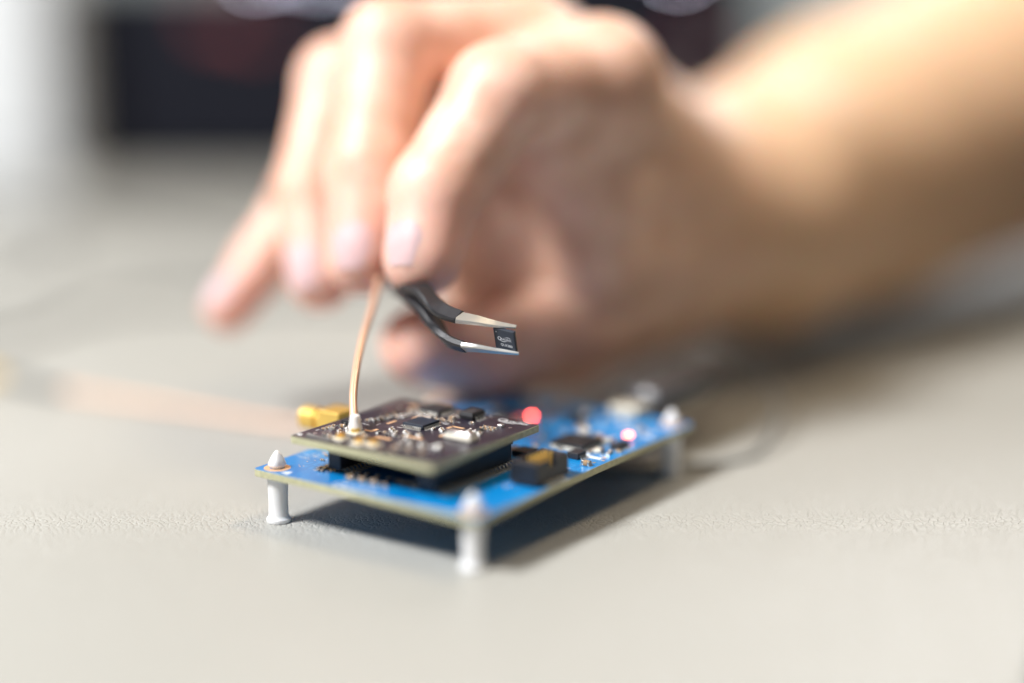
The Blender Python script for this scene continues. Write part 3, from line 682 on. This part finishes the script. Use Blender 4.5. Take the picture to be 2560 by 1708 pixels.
tipu = [((.9, 369.0, 42.95), .9, .45, WD), ((-3.5, 369.9, 43.35), 1.7, .75, WD), ((-8, 370.6, 44.1), 2.6, 1.05, WD), ((-12.2, 371.4, 44.6), 3.2, 1.3, WD)]
tipl = [((1.5, 368.4, 37.05), .9, .5, WE), ((-3.5, 369.4, 37.45), 1.8, .9, WE), ((-8, 370.2, 37.9), 2.6, 1.2, WE), ((-11, 371.0, 38.0), 3.0, 1.4, WE)]
WA = (.35, .85, .12)
armu = [((-11.6, 371.3, 44.6), 3.2, 1.6, WD), ((-15.5, 375.5, 45.2), 3.6, 1.8, WD), ((-18.4, 380.5, 46.6), 4.4, 2.0, WA), ((-21.0, 386.0, 48.2), 5.2, 2.2, WA), ((-24.5, 395, 48.2), 6.0, 2.2, WA), ((-26, 408, 50), 6.6, 2.0, WA), ((-22, 436, 66), 7.0, 1.8, WA), ((-10, 458, 80), 6.6, 1.6, WA)]
arml = [((-10.4, 370.9, 37.95), 2.8, 1.8, WE), ((-14.3, 374.5, 38.6), 3.4, 2.0, WE), ((-17.4, 379.6, 41.2), 4.2, 2.1, WA), ((-20.6, 386, 44.2), 5.0, 2.2, WA), ((-24, 395, 45.6), 5.8, 2.2, WA), ((-26, 408.5, 47.0), 6.6, 2.0, WA), ((-22.4, 436.5, 63.6), 7.0, 1.8, WA), ((-10.5, 458.5, 78), 6.6, 1.6, WA)]
sweep(tipu).obj('tip', MT['steel'], tw, smooth=True, loc=off); sweep(tipl).obj('tip', MT['steel'], tw, smooth=True, loc=off)
sweep(armu).obj('arm', MT['coatp'], tw, smooth=True, loc=off); sweep(arml).obj('arm', MT['coatp'], tw, smooth=True, loc=off)

# ------------------------------------------------------------------ hand and forearm: signed-distance body, surface nets
HAND = dict(
    index=[(22.3, 439.9, 91.3, 15), (-2.9, 417.0, 89.7, 12.4), (-18.0, 405.0, 67.9, 10.8), (-21.1, 397.7, 53.3, 9.6)],
    middle=[(4.3, 464.3, 99.7, 14.5), (-30.8, 439.9, 100.6, 11.8), (-35.1, 424.2, 71.3, 10.8), (-36.5, 413.4, 50.2, 9.2)],
    ring=[(-13.4, 486.6, 98.6, 13.5), (-45.6, 460.1, 89.9, 11.2), (-52.1, 443.8, 62.8, 9.9), (-48.9, 431.1, 42.2, 8.7)],
    pinky=[(-25.6, 504.4, 86.3, 11.5), (-55.1, 472.2, 61.2, 9), (-67.2, 459.7, 42.2, 7.9), (-76.0, 451.0, 30.6, 7.1)],
    thumb=[(39.9, 482.4, 31.6, 19.5), (14.8, 446.4, 25, 14), (-7.7, 430.3, 22.5, 11.5), (-23.0, 419.8, 27.3, 10.2)],
)
def capsules(pts): return [(np.array(a[:3]), np.array(b[:3]), a[3], b[3]) for a, b in zip(pts[:-1], pts[1:])]
W0 = (52.3, 501.5, 47.0, 32)
PALM = [[(22.3, 439.9, 91.3, 15), (31, 472, 72, 19), (48, 498, 54, 26)], [(4.3, 464.3, 99.7, 14.5), (26, 488, 76, 20), (48, 500, 54, 28)], [(-13.4, 486.6, 98.6, 13.5), (30, 503, 64, 21)], [(-25.6, 504.4, 86.3, 11.5), (30, 510, 56, 21)],
        [(9, 434, 80, 12), (18, 444.5, 64.6, 13.5), (20, 449, 45, 13.5)], [(18, 445, 64, 13.5), (36, 480, 58, 24)], [(20, 449, 45, 13.5), (39.9, 482.4, 40, 22)], [(4, 450, 84, 12), (-3, 451, 66, 13), (-5, 455, 50, 14), (-6, 455, 34, 12), (4, 450, 24, 12)], [(8, 462, 80, 13), (4, 464, 50, 15), (3, 460, 35, 13)],
        [(39.9, 482.4, 31.6, 19.5), (54, 500, 45, 27)], [(22.3, 439.9, 91.3, 15), (10, 431, 80, 12)], [(14, 453, 92, 13), (-8, 433.5, 86, 8.5)], [(10, 455, 82, 13), (-8, 440, 78, 11)],  # index-to-middle filler is added to stop key light leaking between the fingers
        [W0, (72, 521.9, 47, 38)], [(72, 521.9, 47, 38), (112.3, 574.5, 54, 47)], [(112.3, 574.5, 54, 47), (190.5, 644.3, 75, 56)], [(190.5, 644.3, 75, 56), (284.0, 720.1, 100, 66)]]
def sdf_cap(P, c):
    a, b, ra, rb = c; ab = b-a; t = np.clip(((P-a) @ ab)/(ab @ ab), 0, 1)
    return np.sqrt((((P-a)-t[..., None]*ab)**2).sum(-1))-(ra+(rb-ra)*t)
def smin(a, b, k):
    h = np.clip(.5+.5*(b-a)/k, 0, 1); return b*(1-h)+a*h-k*h*(1-h)
def hand_sdf(P):
    palm = None
    for seg in PALM:
        for c in capsules(seg):
            d = sdf_cap(P, c); palm = d if palm is None else smin(palm, d, 8.0)
    out = palm
    for nme, pts in HAND.items():
        f = None
        cs = capsules(pts)
        for c in cs:
            d = sdf_cap(P, c); f = d if f is None else smin(f, d, 1.6)
        # knuckle swelling and finger pulp
        for k in (1, 2):
            q = np.array(pts[k][:3]); d = np.sqrt(((P-q)**2).sum(-1))-pts[k][3]*1.03; f = smin(f, d, 2.5)
        out = f if out is None else np.where(np.abs(f-out) < 30, smin(out, f, 2.2), np.minimum(out, f))
    return out
def surface_nets(lo, hi, h):
    n = [int((hi[i]-lo[i])/h)+2 for i in range(3)]
    ax = [lo[i]+h*np.arange(n[i]) for i in range(3)]
    D = np.empty(n, np.float32)
    for i in range(n[0]):
        Y, Z = np.meshgrid(ax[1], ax[2], indexing='ij'); P = np.stack([np.full_like(Y, ax[0][i]), Y, Z], -1); D[i] = hand_sdf(P)
    ins = D < 0
    cn = [m-1 for m in n]; acc = np.zeros(cn+[3], np.float32); cnt = np.zeros(cn, np.float32)
    corner = [(i, j, k) for i in (0, 1) for j in (0, 1) for k in (0, 1)]
    def sl(c): return tuple(slice(c[d], c[d]+cn[d]) for d in range(3))
    for a in corner:
        for d in range(3):
            if a[d] == 1: continue
            b = list(a); b[d] = 1; b = tuple(b)
            da = D[sl(a)]; db = D[sl(b)]; m = (da < 0) != (db < 0)
            t = np.where(m, da/(da-db+1e-20*(~m)+(~m)*1.0), 0)
            base = np.array(a, np.float32)
            for e in range(3): acc[..., e] += m*(base[e]+(t if e == d else 0))
            cnt += m
    act = cnt > 0; idx = -np.ones(cn, np.int64); idx[act] = np.arange(act.sum())
    ijk = np.argwhere(act); V = (ijk+acc[act]/cnt[act][:, None])*h+np.array(lo)
    F = []
    for d in range(3):
        e1, e2 = [(1, 2), (2, 0), (0, 1)][d]
        s0 = [slice(1, cn[q]) for q in range(3)]; s0[d] = slice(0, cn[d])
        A = ins[tuple(slice(s.start, s.stop) for s in s0)]
        s1 = [slice(s.start, s.stop) for s in s0]; s1[d] = slice(1, cn[d]+1)
        Bm = ins[tuple(s1)]
        ch_ = np.argwhere(A != Bm)
        if len(ch_) == 0: continue
        flip = A[tuple(ch_.T)]
        g = ch_+np.array([s.start for s in s0])
        def at(o1, o2):
            q = g.copy(); q[:, e1] -= o1; q[:, e2] -= o2; return idx[tuple(q.T)]
        quad = np.stack([at(0, 0), at(1, 0), at(1, 1), at(0, 1)], 1)
        quad[~flip] = quad[~flip][:, ::-1]; F.append(quad)
    return V, np.concatenate(F)
V, F = surface_nets((-90, 380, 2), (300, 790, 200), 1.9)
me = bpy.data.meshes.new('arm_and_hand'); me.from_pydata((V*MM).tolist(), [], F.tolist())
me.materials.append(MT['skin']); me.polygons.foreach_set('use_smooth', [True]*len(me.polygons))
# colour attribute: finger ends and knuckles redder, forearm tanner
tips = [(np.array(p[-1][:3]), 13.) for p in HAND.values()]+[(np.array(p[2][:3]), 8.) for p in HAND.values()]+[(np.array(p[1][:3]), 10.) for p in HAND.values()]
tr = np.zeros(len(V))
for k, (q, s) in enumerate(tips): tr = np.maximum(tr, (.75 if k < 5 else .28)*np.exp(-((V-q)**2).sum(1)/(2*s*s)))
fa = np.clip((V[:, 0]-25)/60, 0, 1)*.85
ca = me.color_attributes.new('tint', 'FLOAT_COLOR', 'POINT')
ca.data.foreach_set('color', np.stack([tr, fa, tr*0, tr*0+1], 1).ravel().astype(np.float32))
bm = bmesh.new(); bm.from_mesh(me)
for _ in range(3): bmesh.ops.smooth_vert(bm, verts=bm.verts, factor=.5, use_axis_x=True, use_axis_y=True, use_axis_z=True)
bmesh.ops.recalc_face_normals(bm, faces=bm.faces); bm.to_mesh(me); bm.free()
pers = thing('person', 'person with a bare forearm whose right hand grips the black tweezers', 'person', (50, 483, 0))
link('arm_and_hand', me, pers, (-50, -483, 0))
# nails: curved plates lying on the back of each finger end
def nail(tip, dip, r, face, wid, ln, back=.2):
    tip = Vector(tip); dip = Vector(dip); ax = (tip-dip).normalized(); fc = Vector(face); fc = (fc-ax*fc.dot(ax)).normalized(); sd = ax.cross(fc)
    vs = []; fs = []; nu, nv = 10, 8; half = wid/2/r
    for lay in (0, 1):
        for j in range(nv+1):
            t = j/nv; s = -ln*.62+ln*t
            for i in range(nu+1):
                u = -1+2*i/nu; taper = 1-.30*max(0, (abs(t-.5)-.25)/.25)**2
                a = u*half*taper; drop = .10*r*max(0, t-.35)**2*4
                rr = r+(.28 if lay else -.5)-drop-(.3*abs(u)**4 if lay else 0)
                vs.append(tuple(tip+ax*(s)+fc*(math.cos(a)*rr)+sd*(math.sin(a)*rr)))
    W = nu+1; K = W*(nv+1)
    for j in range(nv):
        for i in range(nu):
            a = j*W+i; fs.append((a, a+1, a+W+1, a+W)); fs.append((K+a, K+a+W, K+a+W+1, K+a+1))
    for j in range(nv): fs.append((j*W, (j+1)*W, K+(j+1)*W, K+j*W)); fs.append((j*W+nu, K+j*W+nu, K+(j+1)*W+nu, (j+1)*W+nu))
    for i in range(nu): fs.append((i, K+i, K+i+1, i+1)); fs.append((nv*W+i, nv*W+i+1, K+nv*W+i+1, K+nv*W+i))
    MB().add(vs, fs).obj('fingernail', MT['nail'], pers, smooth=True, loc=(-50, -483, 0))
H = HAND
nail(H['index'][3][:3], H['index'][2][:3], 9.6, (-.55, -.85, .1), 11, 12.5)
nail(H['middle'][3][:3], H['middle'][2][:3], 9.2, (-.25, -.95, .0), 11, 12.5)
nail(H['ring'][3][:3], H['ring'][2][:3], 8.7, (-.45, -.9, .1), 10, 12)
nail(H['pinky'][3][:3], H['pinky'][2][:3], 7.1, (-.5, -.5, .75), 8.5, 10)
nail(H['thumb'][3][:3], H['thumb'][2][:3], 10.2, (-.2, .3, -.9), 11, 12)
